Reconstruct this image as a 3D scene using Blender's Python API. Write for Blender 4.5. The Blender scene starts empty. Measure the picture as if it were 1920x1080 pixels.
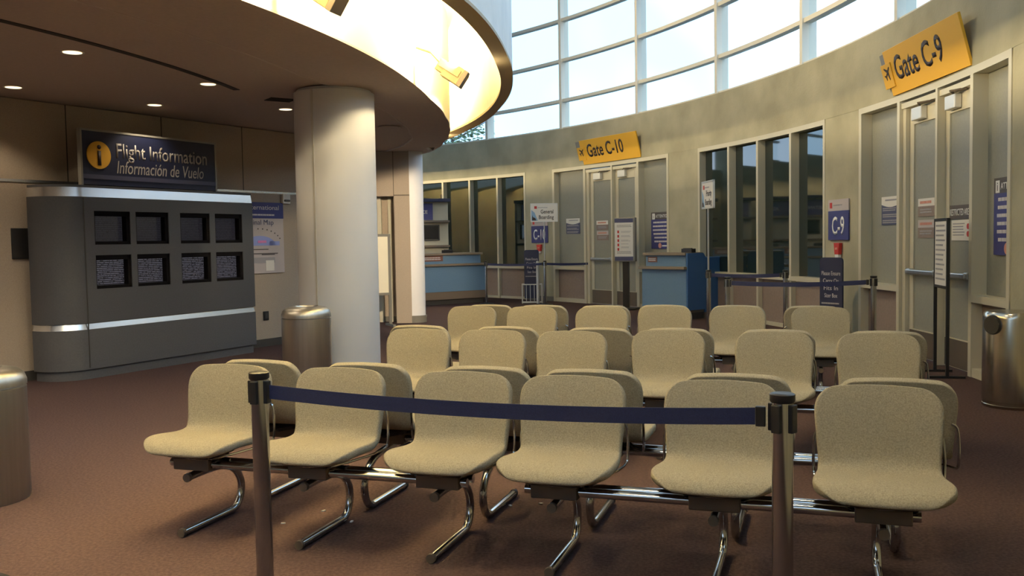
import bpy, bmesh, math, random
from mathutils import Vector, Matrix
random.seed(7)
PI = math.pi
C = bpy.context.scene.collection
SC = bpy.context.scene

# ------------------------------------------------------------------ camera
F_PX, PITCH, ROLL, EYE = 1700.157, 0.05255, -0.0171, 1.4745
cd = bpy.data.cameras.new('camera'); cd.sensor_width = 36.0; cd.sensor_fit = 'HORIZONTAL'
cd.lens = F_PX * 36.0 / 1920.0; cd.clip_start = 0.05; cd.clip_end = 300
cam = bpy.data.objects.new('camera', cd); C.objects.link(cam)
fw = Vector((0, math.cos(PITCH), -math.sin(PITCH))); up = Vector((0, math.sin(PITCH), math.cos(PITCH))); rt = Vector((1, 0, 0))
rt2 = rt*math.cos(ROLL) + up*math.sin(ROLL); up2 = -rt*math.sin(ROLL) + up*math.cos(ROLL)
cam.matrix_world = Matrix(((rt2.x, up2.x, -fw.x, 0), (rt2.y, up2.y, -fw.y, 0), (rt2.z, up2.z, -fw.z, EYE), (0, 0, 0, 1)))
SC.camera = cam

# ------------------------------------------------------------------ world, exposure
SC.view_settings.view_transform = 'Standard'; SC.view_settings.look = 'None'
SC.view_settings.exposure = 0.0; SC.view_settings.gamma = 1.0
SC.view_settings.use_curve_mapping = False
try:
    SC.cycles.use_denoising = True
    SC.cycles.max_bounces = 10; SC.cycles.diffuse_bounces = 6; SC.cycles.glossy_bounces = 4
    SC.cycles.sample_clamp_indirect = 6.0
    SC.cycles.caustics_reflective = False; SC.cycles.caustics_refractive = False
except Exception:
    pass
w = bpy.data.worlds.new('evening_sky'); SC.world = w; w.use_nodes = True
nt = w.node_tree; nt.nodes.clear()
wo = nt.nodes.new('ShaderNodeOutputWorld'); bg = nt.nodes.new('ShaderNodeBackground')
tc = nt.nodes.new('ShaderNodeTexCoord'); nz = nt.nodes.new('ShaderNodeTexNoise'); cr = nt.nodes.new('ShaderNodeValToRGB')
nz.inputs['Scale'].default_value = 2.2; nz.inputs['Detail'].default_value = 3
cr.color_ramp.elements[0].position = 0.38; cr.color_ramp.elements[0].color = (0.33, 0.56, 0.80, 1)
cr.color_ramp.elements[1].position = 0.56; cr.color_ramp.elements[1].color = (0.60, 0.76, 0.95, 1)
nt.links.new(tc.outputs['Generated'], nz.inputs['Vector']); nt.links.new(nz.outputs['Fac'], cr.inputs['Fac'])
nt.links.new(cr.outputs['Color'], bg.inputs['Color']); bg.inputs['Strength'].default_value = 3.4
nt.links.new(bg.outputs['Background'], wo.inputs['Surface'])

# ------------------------------------------------------------------ plan constants
CC = (-13.3023, 10.7040)      # centre of the round hall
RW = 18.04                    # inner face of the gate wall
ZC = 3.12                     # low ceiling
TH = -0.32121                 # yaw of the seat rows
P0 = (-1.71066, 4.53386)
U = (math.cos(TH), math.sin(TH)); V = (math.sin(TH), -math.cos(TH))
def uv(u, v): return (P0[0]+U[0]*u+V[0]*v, P0[1]+U[1]*u+V[1]*v)
def pol(r, a):
    a = math.radians(a); return (CC[0]+r*math.cos(a), CC[1]+r*math.sin(a))

# unseen area lights added to the atrium, out of view
def area_lamp(name, loc, target, size, power, col, spread=180):
    l = bpy.data.lights.new(name, 'AREA'); l.shape = 'DISK'; l.size = size; l.energy = power; l.color = col
    l.spread = math.radians(spread)
    o = bpy.data.objects.new(name, l); C.objects.link(o); o.location = loc
    o.rotation_euler = (Vector(target)-Vector(loc)).to_track_quat('-Z', 'Y').to_euler()
    return o
WARM = (1.0, 0.82, 0.50)
for a, p, zt in ((-50, 36, 2.0), (-28, 36, 2.0), (7, 115, 5.3), (26, 115, 5.3), (45, 100, 4.8)):   # unseen lights added at the drum to warm the gate wall and glazing bars
    x, y = pol(13.6, a); x2, y2 = pol(18.0, a)
    area_lamp('drum_fill', (x, y, 6.6), (x2, y2, zt), 0.5, p, (1.0, 0.77, 0.40), 125)
for a, p in ((-46, 46), (-24, 52)):                                     # unseen lights added under the roof to brighten the seats
    x, y = pol(15.6, a); area_lamp('roof_fill', (x, y, 8.0), (x, y, 0), 0.6, p, WARM, 140)

# ------------------------------------------------------------------ materials
def mat(name, col, rough=0.6, metal=0.0, col2=None, scale=8.0, detail=4.0, bump=0.0, bscale=None, spec=0.5, stretch=None, emit=None, estr=0.0, lo=0.35, hi=0.65):
    m = bpy.data.materials.new(name); m.use_nodes = True
    n = m.node_tree; b = n.nodes['Principled BSDF']
    b.inputs['Base Color'].default_value = (*col, 1); b.inputs['Roughness'].default_value = rough
    b.inputs['Metallic'].default_value = metal; b.inputs['Specular IOR Level'].default_value = spec
    t = n.nodes.new('ShaderNodeTexCoord'); src = t.outputs['Object']
    if stretch:
        mp = n.nodes.new('ShaderNodeMapping'); mp.inputs['Scale'].default_value = stretch
        n.links.new(src, mp.inputs['Vector']); src = mp.outputs['Vector']
    if col2:
        z = n.nodes.new('ShaderNodeTexNoise'); z.inputs['Scale'].default_value = scale; z.inputs['Detail'].default_value = detail
        r = n.nodes.new('ShaderNodeValToRGB'); r.color_ramp.elements[0].color = (*col, 1); r.color_ramp.elements[1].color = (*col2, 1)
        r.color_ramp.elements[0].position = lo; r.color_ramp.elements[1].position = hi
        n.links.new(src, z.inputs['Vector']); n.links.new(z.outputs['Fac'], r.inputs['Fac']); n.links.new(r.outputs['Color'], b.inputs['Base Color'])
    if bump:
        z2 = n.nodes.new('ShaderNodeTexNoise'); z2.inputs['Scale'].default_value = bscale or scale; z2.inputs['Detail'].default_value = 3
        bp = n.nodes.new('ShaderNodeBump'); bp.inputs['Strength'].default_value = bump; bp.inputs['Distance'].default_value = 0.01
        n.links.new(src, z2.inputs['Vector']); n.links.new(z2.outputs['Fac'], bp.inputs['Height']); n.links.new(bp.outputs['Normal'], b.inputs['Normal'])
    if emit:
        b.inputs['Emission Color'].default_value = (*emit, 1); b.inputs['Emission Strength'].default_value = estr
    return m
M = {}
M['carpet'] = mat('carpet', (0.052, 0.033, 0.034), 0.95, 0, (0.082, 0.053, 0.054), 60, 6, 0.5, 260, 0.1)
M['concrete'] = mat('concrete', (0.37, 0.345, 0.25), 0.85, 0, (0.47, 0.44, 0.325), 1.6, 8, 0.25, 30, 0.2)
M['drum'] = mat('white_plaster', (0.78, 0.80, 0.80), 0.8, 0, (0.86, 0.87, 0.86), 3, 6)
M['cove'] = mat('cream_cove_paint', (0.86, 0.80, 0.62), 0.75)
M['ringbrown'] = mat('bronze_rim_paint', (0.42, 0.34, 0.22), 0.6)
M['ceil'] = mat('taupe_ceiling_paint', (0.56, 0.465, 0.40), 0.85, 0, (0.60, 0.50, 0.43), 30, 5)
M['ceildark'] = mat('dark_slot', (0.03, 0.025, 0.02), 0.7)
M['wallcloth'] = mat('taupe_wall_panel', (0.38, 0.31, 0.25), 0.85, 0, (0.43, 0.355, 0.285), 90, 4, 0.15, 200)
M['base'] = mat('dark_rubber_base', (0.045, 0.042, 0.04), 0.6)
M['basegrey'] = mat('grey_rubber_base', (0.16, 0.15, 0.13), 0.6)
M['frame'] = mat('cream_aluminium', (0.62, 0.57, 0.44), 0.45, 0.1)
M['sash'] = mat('clerestory_frame_paint', (0.70, 0.66, 0.57), 0.5)
M['blind'] = mat('grey_film_panel', (0.27, 0.27, 0.235), 0.5, 0, (0.29, 0.29, 0.25), 40, 3)
M['mauve'] = mat('mauve_laminate', (0.25, 0.19, 0.17), 0.6, 0, (0.28, 0.215, 0.19), 30, 3)
M['darkglass'] = mat('dark_reflective_glass', (0.012, 0.02, 0.017), 0.03, 0, spec=1.0)
M['darkglass'].node_tree.nodes['Principled BSDF'].inputs['IOR'].default_value = 1.55
M['chrome'] = mat('chrome', (0.55, 0.55, 0.56), 0.12, 1.0)
M['rubberblack'] = mat('dull_black_rubber', (0.012, 0.012, 0.016), 0.9, spec=0.1)
M['brushed'] = mat('brushed_steel', (0.55, 0.54, 0.52), 0.34, 1.0, (0.6, 0.59, 0.57), 40, 3, stretch=(1, 1, 0.05))
M['satin'] = mat('satin_silver', (0.74, 0.73, 0.75), 0.58, 0.15, spec=0.3)
M['silverband'] = mat('silver_band', (0.86, 0.89, 0.94), 0.27, 0.95)
M['seamline'] = mat('ceiling_seam_strip', (0.62, 0.53, 0.46), 0.6)
M['seam'] = mat('seam_strip', (0.72, 0.70, 0.66), 0.4, 0.5)
M['fabric'] = mat('beige_tweed', (0.35, 0.308, 0.225), 0.95, 0, (0.49, 0.432, 0.32), 170, 6, 0.5, 420, 0.15)
M['black'] = mat('black_plastic', (0.018, 0.017, 0.018), 0.4)
M['blackmetal'] = mat('black_steel', (0.02, 0.02, 0.022), 0.45, 0.3)
M['bracket'] = mat('bronze_grey_bracket', (0.13, 0.105, 0.085), 0.5, 0.4)
M['belt'] = mat('navy_webbing', (0.012, 0.018, 0.075), 0.75, 0, (0.017, 0.025, 0.095), 200, 2, 0.2, 400)
M['navy'] = mat('navy_board', (0.012, 0.017, 0.06), 0.5)
M['kiosk'] = mat('charcoal_laminate', (0.085, 0.088, 0.10), 0.55, 0, (0.10, 0.102, 0.115), 60, 3)
M['kioskcol'] = mat('charcoal_column_laminate', (0.075, 0.078, 0.09), 0.4, 0, (0.085, 0.087, 0.1), 60, 3)
M['screenframe'] = mat('black_screen_recess', (0.006, 0.005, 0.006), 0.8, spec=0.1)
M['yellow'] = mat('yellow_sign', (0.86, 0.47, 0.04), 0.55)
M['ink'] = mat('dark_ink', (0.035, 0.02, 0.02), 0.6)
M['white'] = mat('white_lettering', (0.82, 0.80, 0.78), 0.6)
M['mutedwhite'] = mat('muted_white_lettering', (0.42, 0.40, 0.40), 0.6)
M['paper'] = mat('white_paper', (0.78, 0.74, 0.68), 0.6)
M['blue'] = mat('blue_poster', (0.035, 0.04, 0.19), 0.5)
M['slate'] = mat('slate_blue_notice', (0.075, 0.08, 0.16), 0.5)
M['greyline'] = mat('grey_text_line', (0.36, 0.34, 0.36), 0.6)
M['whiteline'] = mat('white_text_line', (0.62, 0.58, 0.60), 0.6)
M['inkline'] = mat('dark_text_line', (0.12, 0.10, 0.10), 0.6)
M['red'] = mat('red_plastic', (0.55, 0.035, 0.03), 0.45)
M['pinkline'] = mat('red_print', (0.62, 0.28, 0.22), 0.6)
M['counter'] = mat('blue_counter_laminate', (0.13, 0.23, 0.37), 0.5, 0, (0.145, 0.25, 0.40), 50, 3)
M['counterdark'] = mat('deep_blue_laminate', (0.035, 0.115, 0.30), 0.5)
M['edge'] = mat('taupe_counter_edge', (0.24, 0.19, 0.14), 0.5)
M['plinth'] = mat('brown_plinth', (0.17, 0.13, 0.10), 0.6)
M['shelf'] = mat('cream_back_panel', (0.55, 0.52, 0.42), 0.7)
M['screen'] = mat('dark_monitor_glass', (0.01, 0.01, 0.016), 0.15)
M['lamp'] = mat('lit_lamp_glass', (1, 0.9, 0.7), 0.5, emit=(1.0, 0.82, 0.5), estr=2.2)
M['fixture'] = mat('tan_fixture_paint', (0.42, 0.33, 0.20), 0.5, 0.1)
M['roof'] = mat('atrium_roof_paint', (0.5, 0.5, 0.48), 0.9)
M['plaque'] = mat('red_brown_plaque', (0.22, 0.10, 0.075), 0.5)
M['lightblue'] = mat('light_blue_print', (0.30, 0.45, 0.62), 0.6)
M['mapblue'] = mat('map_blue_print', (0.30, 0.36, 0.75), 0.6)
M['mappaper'] = mat('map_paper', (0.52, 0.46, 0.46), 0.5)
M['pink'] = mat('magenta_print', (0.7, 0.25, 0.55), 0.6)
M['bark'] = mat('bark', (0.08, 0.06, 0.045), 0.9)
M['leaf'] = mat('leaf', (0.10, 0.16, 0.07), 0.7, 0, (0.20, 0.26, 0.12), 3, 2)
M['ground'] = mat('asphalt', (0.08, 0.08, 0.085), 0.95)
M['white_board'] = mat('cream_board', (0.72, 0.66, 0.52), 0.5)
M['greyback'] = mat('grey_metal_plate', (0.30, 0.29, 0.27), 0.5, 0.3)
def glass_mat():
    m = bpy.data.materials.new('clear_glass'); m.use_nodes = True; n = m.node_tree; n.nodes.clear()
    o = n.nodes.new('ShaderNodeOutputMaterial'); t = n.nodes.new('ShaderNodeBsdfTransparent'); g = n.nodes.new('ShaderNodeBsdfGlossy')
    g.inputs['Roughness'].default_value = 0.02; t.inputs['Color'].default_value = (0.93, 0.97, 0.98, 1)
    f = n.nodes.new('ShaderNodeLayerWeight'); f.inputs['Blend'].default_value = 0.12; mx = n.nodes.new('ShaderNodeMixShader')
    fm = n.nodes.new('ShaderNodeMath'); fm.operation = 'POWER'; fm.inputs[1].default_value = 3.0
    fs = n.nodes.new('ShaderNodeMath'); fs.operation = 'MULTIPLY_ADD'; fs.inputs[1].default_value = 0.3; fs.inputs[2].default_value = 0.03
    n.links.new(f.outputs['Facing'], fm.inputs[0]); n.links.new(fm.outputs[0], fs.inputs[0]); n.links.new(fs.outputs[0], mx.inputs['Fac']); n.links.new(t.outputs['BSDF'], mx.inputs[1]); n.links.new(g.outputs['BSDF'], mx.inputs[2])
    n.links.new(mx.outputs['Shader'], o.inputs['Surface']); return m
M['glass'] = glass_mat()
def screen_mat(name, bright):
    # rows of pale flight data on a dark tube: the screen gives off its own faint light
    m = mat(name, (0.012, 0.01, 0.018), 0.2); n = m.node_tree; b = n.nodes['Principled BSDF']
    t = n.nodes.new('ShaderNodeTexCoord'); sp = n.nodes.new('ShaderNodeSeparateXYZ'); n.links.new(t.outputs['Object'], sp.inputs[0])
    def math_(op, a, v=None):
        q = n.nodes.new('ShaderNodeMath'); q.operation = op; n.links.new(a, q.inputs[0])
        if v is not None: q.inputs[1].default_value = v
        return q.outputs[0]
    rows = math_('GREATER_THAN', math_('FRACT', math_('MULTIPLY', sp.outputs['Z'], 46.0)), 0.55)
    mp = n.nodes.new('ShaderNodeMapping'); mp.inputs['Scale'].default_value = (55, 1, 46); n.links.new(t.outputs['Object'], mp.inputs['Vector'])
    z = n.nodes.new('ShaderNodeTexNoise'); z.inputs['Scale'].default_value = 1.0; z.inputs['Detail'].default_value = 1; n.links.new(mp.outputs['Vector'], z.inputs['Vector'])
    ch = math_('GREATER_THAN', z.outputs['Fac'], 0.42)
    q = n.nodes.new('ShaderNodeMath'); q.operation = 'MULTIPLY'; n.links.new(rows, q.inputs[0]); n.links.new(ch, q.inputs[1])
    s = math_('ADD', math_('MULTIPLY', q.outputs[0], bright), 0.012)
    b.inputs['Emission Color'].default_value = (0.62, 0.60, 0.72, 1); n.links.new(s, b.inputs['Emission Strength']); return m
M['screen_lit'] = screen_mat('lit_flight_screen', 0.13)
M['screen_dim'] = screen_mat('dim_flight_screen', 0.018)

# ------------------------------------------------------------------ mesh helpers
class MB:
    def __init__(s): s.bm = bmesh.new()
    def box(s, c, d, rz=0.0, bev=0.0, mtx=None):
        g = bmesh.ops.create_cube(s.bm, size=1.0); vs = g['verts']
        bmesh.ops.scale(s.bm, vec=d, verts=vs)
        if bev > 0:
            es = list({e for v in vs for e in v.link_edges})
            r = bmesh.ops.bevel(s.bm, geom=es, offset=bev, segments=2, affect='EDGES', profile=0.5)
            vs = list({v for v in r['verts']} | {v for v in vs if v.is_valid})
        if rz: bmesh.ops.rotate(s.bm, cent=(0, 0, 0), matrix=Matrix.Rotation(rz, 3, 'Z'), verts=vs)
        if mtx is not None: bmesh.ops.transform(s.bm, matrix=mtx, verts=vs)
        bmesh.ops.translate(s.bm, vec=c, verts=vs); return s
    def tube(s, pts, r, seg=10, caps=True):
        pts = [Vector(p) for p in pts]; n = len(pts); rings = []
        t0 = (pts[1]-pts[0]).normalized(); ref = Vector((0, 0, 1)) if abs(t0.z) < 0.9 else Vector((1, 0, 0))
        nx = t0.cross(ref).normalized()
        for i, p in enumerate(pts):
            t = (pts[min(i+1, n-1)]-pts[max(i-1, 0)]).normalized()
            nx = (nx - t*nx.dot(t)).normalized(); ny = t.cross(nx)
            rr = r[i] if isinstance(r, (list, tuple)) else r
            rings.append([s.bm.verts.new(p+nx*(rr*math.cos(2*PI*k/seg))+ny*(rr*math.sin(2*PI*k/seg))) for k in range(seg)])
        for i in range(n-1):
            for k in range(seg):
                s.bm.faces.new((rings[i][k], rings[i][(k+1) % seg], rings[i+1][(k+1) % seg], rings[i+1][k]))
        if caps: s.bm.faces.new(rings[0][::-1]); s.bm.faces.new(rings[-1])
        return s
    def lathe(s, prof, seg=32, c=(0, 0, 0)):
        rings = []
        for r, z in prof:
            if r < 1e-5: rings.append([s.bm.verts.new((c[0], c[1], c[2]+z))])
            else: rings.append([s.bm.verts.new((c[0]+r*math.cos(2*PI*k/seg), c[1]+r*math.sin(2*PI*k/seg), c[2]+z)) for k in range(seg)])
        for a, b in zip(rings, rings[1:]):
            for k in range(seg):
                k2 = (k+1) % seg
                if len(a) == 1 and len(b) == 1: continue
                if len(a) == 1: s.bm.faces.new((a[0], b[k2], b[k]))
                elif len(b) == 1: s.bm.faces.new((a[k], a[k2], b[0]))
                else: s.bm.faces.new((a[k], a[k2], b[k2], b[k]))
        return s
    def prism(s, pts, z0, z1):
        a = [s.bm.verts.new((x, y, z0)) for x, y in pts]; b = [s.bm.verts.new((x, y, z1)) for x, y in pts]; n = len(pts)
        s.bm.faces.new(a[::-1]); s.bm.faces.new(b)
        for i in range(n): s.bm.faces.new((a[i], a[(i+1) % n], b[(i+1) % n], b[i]))
        return s
    def loft(s, p0, p1, z0, z1):
        a = [s.bm.verts.new((x, y, z0)) for x, y in p0]; b = [s.bm.verts.new((x, y, z1)) for x, y in p1]; n = len(a)
        s.bm.faces.new(a[::-1]); s.bm.faces.new(b)
        for i in range(n): s.bm.faces.new((a[i], a[(i+1) % n], b[(i+1) % n], b[i]))
        return s
    def plate(s, pts, y0, y1):      # outline in x,z extruded along y
        a = [s.bm.verts.new((x, y0, z)) for x, z in pts]; b = [s.bm.verts.new((x, y1, z)) for x, z in pts]; n = len(pts)
        s.bm.faces.new(a); s.bm.faces.new(b[::-1])
        for i in range(n): s.bm.faces.new((a[(i+1) % n], a[i], b[i], b[(i+1) % n]))
        return s
    def arc(s, r0, r1, a0, a1, z0, z1, step=1.0):
        n = max(1, int(abs(a1-a0)/step+0.999)); R = []
        for i in range(n+1):
            a = a0+(a1-a0)*i/n
            ra = r0(a) if callable(r0) else r0; rb = r1(a) if callable(r1) else r1
            p, q = pol(ra, a), pol(rb, a)
            R.append([s.bm.verts.new((*p, z0)), s.bm.verts.new((*q, z0)), s.bm.verts.new((*q, z1)), s.bm.verts.new((*p, z1))])
        for A, B in zip(R, R[1:]):
            for k in range(4): s.bm.faces.new((A[k], A[(k+1) % 4], B[(k+1) % 4], B[k]))
        s.bm.faces.new(R[0][::-1]); s.bm.faces.new(R[-1]); return s
    def build(s, name, m, parent=None, smooth=False, loc=None, rz=None):
        bmesh.ops.recalc_face_normals(s.bm, faces=s.bm.faces[:])
        me = bpy.data.meshes.new(name); s.bm.to_mesh(me); s.bm.free()
        if smooth:
            for p in me.polygons: p.use_smooth = True
            try: me.set_sharp_from_angle(angle=math.radians(40))
            except Exception: pass
        me.materials.append(M[m])
        o = bpy.data.objects.new(name, me); C.objects.link(o)
        if parent is not None: o.parent = parent
        if loc is not None: o.location = loc
        if rz is not None: o.rotation_euler = (0, 0, rz)
        return o
def tag(o, label, cat, group=None):
    o['label'] = label; o['category'] = cat
    if group: o['group'] = group
    return o
def struct(o): o['kind'] = 'structure'; return o
def thing(name, label, cat, loc=(0, 0, 0), rz=0.0, group=None):
    o = bpy.data.objects.new(name, None); C.objects.link(o); o.empty_display_size = 0.1
    o.location = loc; o.rotation_euler = (0, 0, rz); return tag(o, label, cat, group)
def tree_copy(o, parent=None):
    c = o.copy(); C.objects.link(c)
    if parent is not None: c.parent = parent
    for ch in list(o.children): tree_copy(ch, c)
    return c
def text(body, name, m, parent, pos, width=None, height=None, align='LEFT', shear=0.0, extrude=0.0015, bold=0.0, maxw=None):
    # lettering in the local x-z plane, read from -y; pos is the left / centre / right of its base line
    cu = bpy.data.curves.new(name, 'FONT'); cu.body = body; cu.align_x = align; cu.extrude = 0.0; cu.shear = shear; cu.offset = bold
    cu.resolution_u = 3
    t = bpy.data.objects.new(name, cu); C.objects.link(t)
    dg = bpy.context.evaluated_depsgraph_get(); dg.update()
    me = bpy.data.meshes.new_from_object(t.evaluated_get(dg)); bpy.data.objects.remove(t); bpy.data.curves.remove(cu)
    xs = [v.co.x for v in me.vertices]; ys = [v.co.y for v in me.vertices]
    w0 = max(xs)-min(xs); h0 = max(ys)
    sy = height/h0 if height else None; sx = width/w0 if width else None
    sx = sx or sy; sy = sy or sx
    bm = bmesh.new(); bm.from_mesh(me)
    for v in bm.verts: v.co = Vector((v.co.x*sx, 0, v.co.y*sy))
    g = bmesh.ops.extrude_face_region(bm, geom=bm.faces[:])
    bmesh.ops.translate(bm, vec=(0, -max(extrude, 0.001), 0), verts=[e for e in g['geom'] if isinstance(e, bmesh.types.BMVert)])
    bmesh.ops.recalc_face_normals(bm, faces=bm.faces[:])
    bm.to_mesh(me); bm.free(); me.name = name; me.materials.clear(); me.materials.append(M[m])
    o = bpy.data.objects.new(name, me); C.objects.link(o); o.parent = parent; o.location = pos; return o
def lines(name, m, parent, x0, x1, zs, h, y, ragged=0.25, align='LEFT', d=0.002):
    b = MB()
    for z in zs:
        wd = (x1-x0)*(1-random.random()*ragged)
        xa = x0 if align == 'LEFT' else (x0+x1-wd)/2
        # broken into word-like pieces
        x = xa
        while x < xa+wd-0.004:
            l = min(random.uniform(0.02, 0.06)*(x1-x0)/0.35, xa+wd-x); b.box((x+l/2, y-d/2, z), (l*0.9, d, h)); x += l
    return b.build(name, m, parent)
def wallframe(a, r=RW): # location and yaw of a thing mounted on the round wall (front is -y)
    return pol(r, a), math.radians(a)-PI/2

# ------------------------------------------------------------------ floor, outside ground
b = MB(); b.arc(0.5, 18.35, -85, 85, -0.12, 0.0, 2.0); struct(b.build('floor', 'carpet'))
b = MB(); b.box((10, 30, -0.3), (160, 160, 0.2)); struct(b.build('ground', 'ground'))

# ------------------------------------------------------------------ gate wall
GR = {'lw': [53.9, 50.49, 47.33, 44.04, 40.71], 'd10': [37.52, 33.79, 30.66, 27.67, 24.2],
      'w': [20.97, 17.71, 14.69, 11.33, 7.94], 'd9': [4.74, 1.23, -1.95, -4.7, -7.6]}
ZT = 3.14; ZW = 4.06
b = MB(); R2 = RW+0.34
for a0, a1 in ((84, 53.9), (40.71, 37.52), (24.2, 20.97), (7.94, 4.74), (-7.6, -84)):
    b.arc(RW, R2, a1, a0, 0, ZT, 0.8)
b.arc(RW-0.004, R2, -84, 84, ZT, ZW, 0.8)
struct(b.build('wall_gate', 'concrete', smooth=True))
b = MB()
for a0, a1 in ((84, 53.9), (40.71, 37.52), (24.2, 20.97), (7.94, 4.74), (-7.6, -84)): b.arc(RW-0.012, RW, a1, a0, 0, 0.11, 0.8)
struct(b.build('baseboard_gate', 'basegrey'))
DEG = math.degrees(1/RW)   # one metre along the wall in degrees
def bar(b, a, wd, r0, r1, z0, z1): b.arc(r0, r1, a-wd/2*DEG, a+wd/2*DEG, z0, z1, 5)
def window(n, g):
    b = MB()
    b.arc(RW-0.01, RW+0.17, g[4], g[0], ZT-0.075, ZT, 0.8)
    b.arc(RW-0.02, RW+0.17, g[4], g[0], 0.765, 0.835, 0.8)
    b.arc(RW+0.02, RW+0.17, g[4], g[0], 0.0, 0.06, 0.8)
    for i, a in enumerate(g):
        a2 = a - 0.03*DEG if i == 0 else (a + 0.03*DEG if i == 4 else a)
        bar(b, a2, 0.06, RW-0.01, RW+0.17, 0, ZT)
    root = struct(b.build('window_%d' % n, 'frame'))
    for i in range(4):
        MB().arc(RW+0.13, RW+0.145, g[i+1], g[i], 0.80, ZT-0.04, 6).build('pane', 'darkglass', root)
        MB().arc(RW+0.07, RW+0.12, g[i+1], g[i], 0.03, 0.775, 6).build('low_panel', 'mauve', root)
    return root
window(1, GR['lw']); window(2, GR['w'])
def gate_doors(n, g):
    b = MB()
    b.arc(RW-0.012, RW+0.2, g[4], g[0], ZT-0.075, ZT, 0.8)
    b.arc(RW+0.01, RW+0.2, g[3], g[1], 2.975, 3.04, 0.8)
    for (x, y) in ((0, 1), (3, 4)):
        b.arc(RW-0.012, RW+0.2, g[y], g[x], 0.765, 0.84, 0.8)
        b.arc(RW, RW+0.2, g[y], g[x], 0.0, 0.09, 0.8)
    for i, a in enumerate(g):
        a2 = a - 0.035*DEG if i == 0 else (a + 0.035*DEG if i == 4 else a)
        bar(b, a2, 0.07 if i != 2 else 0.05, RW-0.012, RW+0.2, 0, ZT)
        if i in (1, 3): bar(b, a + (-0.07 if i == 1 else 0.07)*DEG, 0.09, RW+0.03, RW+0.2, 0, 3.0)
    root = struct(b.build('trim_%d' % n, 'frame'))
    for (x, y) in ((0, 1), (3, 4)):
        MB().arc(RW+0.14, RW+0.18, g[y], g[x], 0.80, ZT-0.04, 6).build('blind_panel', 'blind', root)
        MB().arc(RW+0.10, RW+0.16, g[y], g[x], 0.05, 0.80, 6).build('low_panel', 'mauve', root)
    for k, (x, y) in enumerate(((1, 2), (2, 3))):
        aL, aR = g[x], g[y]; am = (aL+aR)/2; (px, py), rz = wallframe(am, RW+0.10)
        wd = (aL-aR)/DEG; wL = wd/2-(0.12 if k == 0 else 0.03); wR = wd/2-(0.03 if k == 0 else 0.12)
        d = bpy.data.objects.new('door_%d' % (n*2-1+k), None); C.objects.link(d); d.location = (px, py, 0); d.rotation_euler = (0, 0, rz); struct(d)
        f = MB(); zt = 2.97
        f.box((-wL+0.05, 0, zt/2+0.005), (0.10, 0.05, zt-0.01), bev=0.004); f.box((wR-0.05, 0, zt/2+0.005), (0.10, 0.05, zt-0.01), bev=0.004)
        xm, ww = (wR-wL)/2, wL+wR
        f.box((xm, 0, zt-0.10), (ww-0.2, 0.05, 0.2)); f.box((xm, 0, 0.17), (ww-0.2, 0.048, 0.32)); f.build('leaf_frame', 'frame', d)
        MB().box((xm, 0.004, (0.33+zt-0.2)/2), (ww-0.2, 0.02, zt-0.2-0.33)).build('blind_panel', 'blind', d)
        MB().box((xm, -0.028, 0.17), (ww-0.05, 0.006, 0.30)).build('kick_plate', 'bracket', d)
        p = MB(); p.box((xm, -0.085, 1.02), (ww*0.86, 0.05, 0.055), bev=0.012)
        for sx in (-1, 1): p.box((xm+sx*ww*0.40, -0.05, 1.02), (0.09, 0.07, 0.075), bev=0.01)
        p.build('push_bar', 'brushed', d)
        c = MB(); c.box((xm-ww*0.12, -0.065, zt-0.10), (0.26, 0.075, 0.15), bev=0.01); c.build('closer_box', 'seam', d)
        c = MB(); c.tube([(xm-ww*0.1, -0.06, zt-0.015), (xm+ww*0.1, -0.16, zt-0.005), (xm+ww*0.3, -0.05, zt+0.0)], 0.012, 6); c.build('closer_arm', 'bracket', d)
    return root
gate_doors(1, GR['d10']); gate_doors(2, GR['d9'])

# ------------------------------------------------------------------ clerestory glazing above the gate wall
MUL = [1.6+8.72*k for k in range(-9, 9)]
ZB = [ZW, 4.72, 5.65, 6.58, 7.51, 8.3]
for i in range(len(MUL)-1):
    a0, a1 = MUL[i], MUL[i+1]; b = MB()
    bar(b, a0, 0.085, RW+0.0, RW+0.24, ZW, 8.3)
    for z in ZB: b.arc(RW+0.03, RW+0.17, a0, a1, z-0.035 if z > ZW else z, z+0.035, 1.5)
    root = struct(b.build('window_%d' % (i+3), 'sash'))
    for z0, z1 in zip(ZB, ZB[1:]):
        MB().arc(RW+0.11, RW+0.118, a0, a1, z0, z1, 9).build('pane', 'glass', root)

# ------------------------------------------------------------------ low ceiling, cove, drum, roof
def lerp(tab, a):
    if a <= tab[0][0]: return tab[0][1]
    for (x0, y0), (x1, y1) in zip(tab, tab[1:]):
        if a <= x1: t = (a-x0)/(x1-x0); t = t*t*(3-2*t)*0.4+t*0.6; return y0+(y1-y0)*t
    return tab[-1][1]
LT = [(-90, 12.39), (-6, 12.37), (-1.3, 12.39), (5.4, 12.52), (10.4, 12.66), (13.5, 12.77), (18.5, 12.94), (23.8, 13.17), (27, 13.3), (36, 13.3), (43, 12.8), (50, 12.4), (90, 12.39)]
ST = [(-90, 11.33), (-9, 11.40), (-1.1, 11.62), (7.0, 11.88), (13.4, 12.15), (18.9, 12.4), (24, 12.5), (90, 12.5)]
def rL(a): return lerp(LT, a)
def rF(a): return min(rL(a), 12.76)
def rS(a): return lerp(ST, a)
RO = [(-90, 13.46), (-15, 13.45), (-6, 13.37), (0, 13.355), (8.9, 13.36), (20, 13.46), (30, 13.66), (40, 13.75), (90, 13.75)]
def rO(a): return lerp(RO, a)
def rI(a): return lerp([(-90, 13.29), (-15, 13.285), (-4, 13.21), (20, 13.23), (90, 13.4)], a)
b = MB(); b.arc(0.5, lambda a: rS(a)-0.008, -85, 85, ZC+0.012, ZC+0.16, 0.8)
struct(b.build('ceiling', 'ceil'))
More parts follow.
